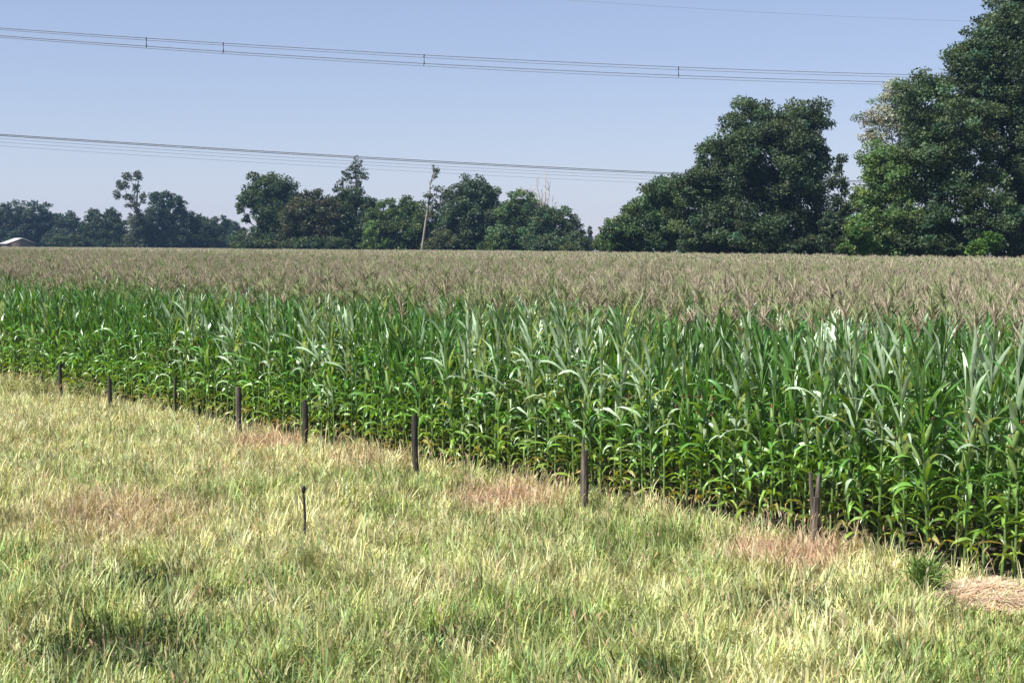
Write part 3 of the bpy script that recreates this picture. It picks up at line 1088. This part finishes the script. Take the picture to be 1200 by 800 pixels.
tree('broadleaf_tree', 'dark tree beneath the wispy treetop', 252, 410,
     [(405, 235, 20, 16), (425, 243, 18, 16), (395, 255, 22, 22), (425, 266, 24, 22), (408, 280, 30, 14)], (.040, .064, .030), GM, leaf=.42, trunk_r=.3)
tree('wispy_tree', 'tall wispy tree whose thin ragged top touches the lower cable', 258, 417,
     [(417, 193, 8, 9), (410, 205, 10, 9), (424, 208, 8, 12), (398, 216, 6, 5), (416, 224, 12, 10)], (.05, .065, .035), GM, leaf=.36, dens=.55, trunk_r=.28, clump=.8)
tree('broadleaf_tree', 'brownish olive tree between dome topped and wispy trees', 250, 362,
     [(365, 236, 18, 15), (350, 250, 18, 20), (378, 252, 18, 20), (362, 272, 28, 20), (343, 262, 16, 22), (388, 258, 14, 22)], (.07, .078, .042), GM, leaf=.42, trunk_r=.28)
tree('broadleaf_tree', 'dome topped dark tree with sky holes on its left side', 255, 312,
     [(312, 220, 26, 17), (330, 233, 16, 20), (294, 232, 14, 10), (283, 243, 6, 7), (316, 250, 22, 22), (308, 262, 6, 10), (322, 275, 26, 18), (288, 257, 5, 5)], DARK, GM, leaf=.4, trunk_r=.35)
for lab, px, d, lb, tn in (
        ('low dark brush under the ragged tree at the hedge end', 655, 228, [(640, 290, 20, 7), (665, 290, 18, 7)], DARK),
        ('pale green brush between round topped tree and broad tree', 582, 236, [(582, 284, 15, 11), (570, 289, 12, 7)], LIGHT),
        ('grey-green brush at the foot of the pale snag', 515, 240, [(520, 282, 16, 12), (505, 288, 12, 8)], OLIVE),
        ('pale brush in front of the lighter green rounded tree', 440, 243, [(438, 275, 11, 14), (448, 286, 14, 8)], LIGHT),
        ('dark brush under the brownish olive tree', 375, 246, [(372, 286, 22, 9), (350, 287, 18, 8), (395, 287, 16, 8)], DARK)):
    tree('bush', lab, d, px, lb, tn, 'brush under the middle hedge', leaf=.36, cat='bush', trunk_r=.07, base_py=294)
tree('bush', 'small yellow-green bush at the gap end of the middle hedge', 226, 668, [(667, 291, 9, 5)], (.10, .12, .04), 'brush under the middle hedge', leaf=.3, cat='bush', trunk_r=.05, base_py=294)


# bare dead branches standing above the hedge
def dead_tree():
    d = 238
    g = at_depth(636, 294, d)
    O = np.array([g[0], d, float(ground_z(g[0], d))])
    root = empty('dead_tree', O)
    tag(root, 'bare grey dead branches rising above the ragged dark tree', 'dead tree', GM)
    st, br = MB(), MB()
    fork = at_depth(637, 262, d) - O
    st.tube(limb(np.array([0, 0, -.2]), fork, .15), np.linspace(.3, .2, 5), 7)
    for (px, py) in ((622, 215), (628, 208), (634, 222), (641, 200), (645, 212), (615, 222), (648, 232), (655, 236), (639, 228)):
        e = at_depth(px, py, d) - O
        e[1] += rng.normal(0, 1.2)
        L = limb(fork, e, .22, 6)
        br.tube(L, np.linspace(.13, .035, 6), 5, cap=False)
        for q in range(4):
            k = int(rng.integers(2, 5))
            tip = L[k] + rng.normal(0, 1, 3) * np.array([.7, .7, .5]) + np.array([0, 0, 1.0])
            br.tube(limb(L[k], tip, .1, 4), np.linspace(.055, .025, 4), 4, cap=False)
    st.build('trunk', M_PALEBARK, root)
    br.build('branches', M_PALEBARK, root)


dead_tree()

# far left group, seen through more air
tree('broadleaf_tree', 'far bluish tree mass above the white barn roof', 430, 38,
     [(18, 250, 18, 13), (45, 252, 20, 14), (62, 262, 14, 12), (5, 262, 16, 16), (35, 270, 34, 12), (-25, 255, 24, 18)], HAZE_BLUE, GL, leaf=.6, trunk_r=.3)
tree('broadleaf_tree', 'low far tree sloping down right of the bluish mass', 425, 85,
     [(78, 262, 16, 12), (92, 270, 16, 12), (75, 280, 22, 10)], HAZE_BLUE, GL, leaf=.6, trunk_r=.25)
tree('broadleaf_tree', 'twin topped far tree left of the open crowned tree', 400, 118,
     [(110, 254, 9, 9), (130, 253, 12, 9), (118, 268, 22, 14), (112, 281, 28, 10), (138, 270, 14, 15)], (.04, .062, .034), GL, leaf=.55, trunk_r=.25)
tree('open_tree', 'open crowned far tree with bright sky holes and dark trunk', 372, 157,
     [(150, 207, 7, 5), (163, 206, 6, 6), (144, 217, 8, 6), (160, 221, 5, 6), (137, 228, 4, 6), (152, 231, 7, 4), (168, 232, 4, 7), (155, 240, 9, 4), (158, 262, 9, 18), (156, 283, 12, 9)],
     (.08, .10, .065), GL, leaf=.4, dens=.8, trunk_r=.35, clump=.75)
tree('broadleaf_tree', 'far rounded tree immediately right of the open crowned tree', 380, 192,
     [(190, 234, 16, 10), (206, 238, 10, 11), (188, 252, 18, 14), (208, 258, 14, 16), (195, 276, 24, 14), (172, 266, 14, 18)], HAZE_BLUE, GL, leaf=.55, trunk_r=.3)
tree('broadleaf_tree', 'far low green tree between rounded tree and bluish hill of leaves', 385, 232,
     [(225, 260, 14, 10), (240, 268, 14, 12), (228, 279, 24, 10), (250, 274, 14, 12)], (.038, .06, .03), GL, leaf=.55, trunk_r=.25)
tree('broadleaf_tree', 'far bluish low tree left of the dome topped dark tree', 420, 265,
     [(258, 264, 12, 10), (272, 270, 14, 12), (262, 280, 22, 10)], HAZE_BLUE, GL, leaf=.6, trunk_r=.25)
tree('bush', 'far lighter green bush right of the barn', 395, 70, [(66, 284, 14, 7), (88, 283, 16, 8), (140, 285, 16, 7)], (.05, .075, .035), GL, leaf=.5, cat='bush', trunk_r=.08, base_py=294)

# ------------------------------------------------------------------ barn
def barn():
    d = 395
    a, b = at_depth(2, 288, d), at_depth(40, 281, d)
    x0, x1 = a[0] + 1.0, a[0] + 8.0
    zr = at_depth(30, 279.5, d + 5)[2]
    gz = float(ground_z((x0 + x1) / 2, d))
    ze = zr - 1.3
    cxm = (x0 + x1) / 2
    hw = (x1 - x0) / 2
    dp = 3.6
    root = empty('barn', (cxm, d, gz))
    tag(root, 'low barn with a bright white sloping roof at the far left', 'barn')
    wz, rz = ze - gz, zr - gz
    root.rotation_euler = (0, 0, -1.0)
    mb = MB()
    V = [(-hw, -dp, -.1), (hw, -dp, -.1), (hw, dp, -.1), (-hw, dp, -.1), (-hw, -dp, wz), (hw, -dp, wz), (hw, dp, wz), (-hw, dp, wz), (-hw, 0, rz - .12), (hw, 0, rz - .12)]
    mb.add(V, [(0, 1, 5, 4), (2, 3, 7, 6), (1, 2, 6, 5), (3, 0, 4, 7), (5, 6, 9, 9), (7, 4, 8, 8)])
    mb.build('wall', M_BRICK, root)
    mb = MB()
    o, t = .5, .12
    for s in (-1, 1):
        e = np.array([(-hw - o, s * (dp + o), wz - .18), (hw + o, s * (dp + o), wz - .18), (hw + o, 0, rz), (-hw - o, 0, rz)])
        mb.add(np.concatenate([e, e + np.array([0, 0, t])]), [(0, 1, 2, 3), (4, 5, 6, 7), (0, 1, 5, 4), (1, 2, 6, 5), (3, 0, 4, 7)])
    mb.build('roof', M_WHITE, root)
    mb = MB()
    w0, hgt = 1.2, min(2.6, wz - .3)
    y = -dp - .03
    mb.add([(-w0, y, 0), (w0, y, 0), (w0, y, hgt), (-w0, y, hgt), (-w0, y - .06, 0), (w0, y - .06, 0), (w0, y - .06, hgt), (-w0, y - .06, hgt)],
           [(4, 5, 6, 7), (0, 4, 7, 3), (1, 5, 6, 2), (3, 7, 6, 2)])
    mb.build('door', M_DARK, root)


barn()


# ------------------------------------------------------------------ overhead cables
def cable(px_list, dep_shift, rad, name='cable', parent=None, smin=-1.0, smax=1.9, n=60):
    """a hanging cable through three sighted points; runs on past the frame on both sides"""
    p0, p2 = at_depth(0, 100, 140 + dep_shift), at_depth(1080, 100, 180 + dep_shift)
    A, D = p0[:2], p2[:2] - p0[:2]
    S, Z = [], []
    for (px, py) in px_list:
        r = ray(px, py)
        m = np.array([[r[0], -D[0]], [r[1], -D[1]]])
        t, s = np.linalg.solve(m, A)
        S.append(s)
        Z.append(CAM_Z + r[2] * t)
    q = np.polyfit(S, Z, 2)
    q[0] = min(max(q[0], .3), 4.0)
    q[1] = (Z[-1] - Z[0]) / (S[-1] - S[0]) - q[0] * (S[-1] + S[0])
    q[2] = Z[0] - q[0] * S[0] ** 2 - q[1] * S[0]
    f = lambda s: np.array([A[0] + D[0] * s, A[1] + D[1] * s, np.polyval(q, s)])
    ss = np.linspace(smin, smax, n)
    mb = MB()
    mb.tube(np.array([f(s) for s in ss]), rad, 5, cap=False)
    o = mb.build(name, M_WIRE, parent)
    return o, f, A, D


def s_of(px, A, D):
    r = ray(px, 100)
    m = np.array([[r[0], -D[0]], [r[1], -D[1]]])
    return np.linalg.solve(m, A)[1]


b1 = bpy.data.objects.new('cable_bundle', None)
COL.objects.link(b1)
tag(b1, 'upper bundle of four power cables held by small spacers', 'power cable', 'overhead power cables crossing the sky')
_, fa_, A, D = cable([(0, 33), (600, 70), (1080, 88)], 0, .036, 'cable', b1)
_, fb_, _, _ = cable([(0, 42), (600, 80), (1080, 97)], 0, .038, 'cable', b1)
_, fc_, _, _ = cable([(0, 35), (600, 73), (1080, 91)], 2.0, .026, 'cable', b1)
_, fd_, _, _ = cable([(0, 44), (600, 83), (1080, 100)], 2.0, .026, 'cable', b1)
for px in (172, 262, 497, 795):
    s = s_of(px, A, D)
    a_, b_ = fa_(s), fb_(s)
    mb = MB()
    up = np.array([0, 0, .10])
    mb.tube(np.array([a_ + up, a_, (a_ + b_) / 2, b_, b_ - up]), [.03, .06, .03, .06, .03], 6)
    mb.tube(np.array([a_, fc_(s)]), .03, 5, cap=False)
    mb.tube(np.array([b_, fd_(s)]), .03, 5, cap=False)
    mb.build('spacer', M_IRON, b1)
b2 = bpy.data.objects.new('cable_pair', None)
COL.objects.link(b2)
tag(b2, 'dark double power cable, the boldest line just above the trees', 'power cable', 'overhead power cables crossing the sky')
cable([(0, 157.5), (600, 193.6), (770, 202)], 0, .045, 'cable', b2)
cable([(0, 159), (600, 195.2), (770, 203.6)], 1.2, .040, 'cable', b2)
for lab, pts, sh, r in (('faint thin cable directly under the bold double cable', [(0, 162.5), (600, 199), (770, 207)], 8, .019),
                        ('faint middle cable of the three hanging under the bold pair', [(0, 166.5), (600, 202.5), (770, 210.5)], 9, .017),
                        ('lowest faintest cable, closest to the treetops', [(0, 171), (600, 207), (770, 215)], 10, .015),
                        ('single faint cable highest in the sky near the top right corner', [(620, -3), (900, 15), (1130, 25)], 14, .013)):
    o, *_ = cable(pts, sh, r, 'power_cable')
    tag(o, lab, 'power cable', 'overhead power cables crossing the sky')


# ------------------------------------------------------------------ air
def haze():
    m, nt = new_mat('haze')
    out = node(nt, 'ShaderNodeOutputMaterial')
    v = node(nt, 'ShaderNodeVolumePrincipled')
    v.inputs['Color'].default_value = (.36, .60, 1.0, 1)
    v.inputs['Density'].default_value = HAZE
    v.inputs['Anisotropy'].default_value = .3
    nt.links.new(v.outputs[0], out.inputs['Volume'])
    mb = MB()
    a, z0, z1 = 2100, -1.2, 60
    mb.add([(-a, -a, z0), (a, -a, z0), (a, a, z0), (-a, a, z0), (-a, -a, z1), (a, -a, z1), (a, a, z1), (-a, a, z1)],
           [(3, 2, 1, 0), (4, 5, 6, 7), (0, 1, 5, 4), (1, 2, 6, 5), (2, 3, 7, 6), (3, 0, 4, 7)])
    o = mb.build('haze', m)
    tag(o, kind='stuff')


HAZE = 0.00018
if HAZE:
    haze()

# ------------------------------------------------------------------ light and sky
SUN_EL, SUN_AZ = math.radians(52), math.radians(238)     # azimuth measured clockwise from +Y (view direction)
sd = Vector((math.sin(SUN_AZ) * math.cos(SUN_EL), math.cos(SUN_AZ) * math.cos(SUN_EL), math.sin(SUN_EL)))
ld = bpy.data.lights.new('sun', 'SUN')
ld.energy = 4.6
ld.angle = math.radians(.53)
ld.color = (1, .95, .87)
sun = bpy.data.objects.new('sun', ld)
COL.objects.link(sun)
sun.rotation_euler = sd.to_track_quat('Z', 'Y').to_euler()
sun.location = (0, 0, 80)

w = bpy.data.worlds.new('World')
sc.world = w
w.use_nodes = True
nt = w.node_tree
nt.nodes.clear()
out = node(nt, 'ShaderNodeOutputWorld')
bg = node(nt, 'ShaderNodeBackground', i_Strength=.110)
sky = node(nt, 'ShaderNodeTexSky', sky_type='NISHITA')
sky.sun_disc = False
sky.sun_elevation = SUN_EL
sky.sun_rotation = SUN_AZ
sky.air_density = 1.0
sky.dust_density = .1
sky.ozone_density = 5.0
tint = node(nt, 'ShaderNodeVectorMath', operation='MULTIPLY')
tint.inputs[1].default_value = (1.0, .93, 1.05)      # summer haze warms the clear-sky blue towards lavender
soft = node(nt, 'ShaderNodeGamma', i_Gamma=.65)             # hazy air: a flatter gradient towards the horizon
nt.links.new(sky.outputs[0], soft.inputs[0])
nt.links.new(soft.outputs[0], tint.inputs[0])
nt.links.new(tint.outputs[0], bg.inputs[0])
nt.links.new(bg.outputs[0], out.inputs[0])

sc.view_settings.view_transform = 'Standard'
sc.view_settings.look = 'None'
sc.view_settings.exposure = 1.05
sc.view_settings.gamma = 1.0
sc.render.engine = 'CYCLES'
sc.cycles.max_bounces = 6
sc.cycles.diffuse_bounces = 3
sc.cycles.transmission_bounces = 4
sc.cycles.volume_bounces = 1
sc.cycles.use_denoising = True
sc.render.film_transparent = False
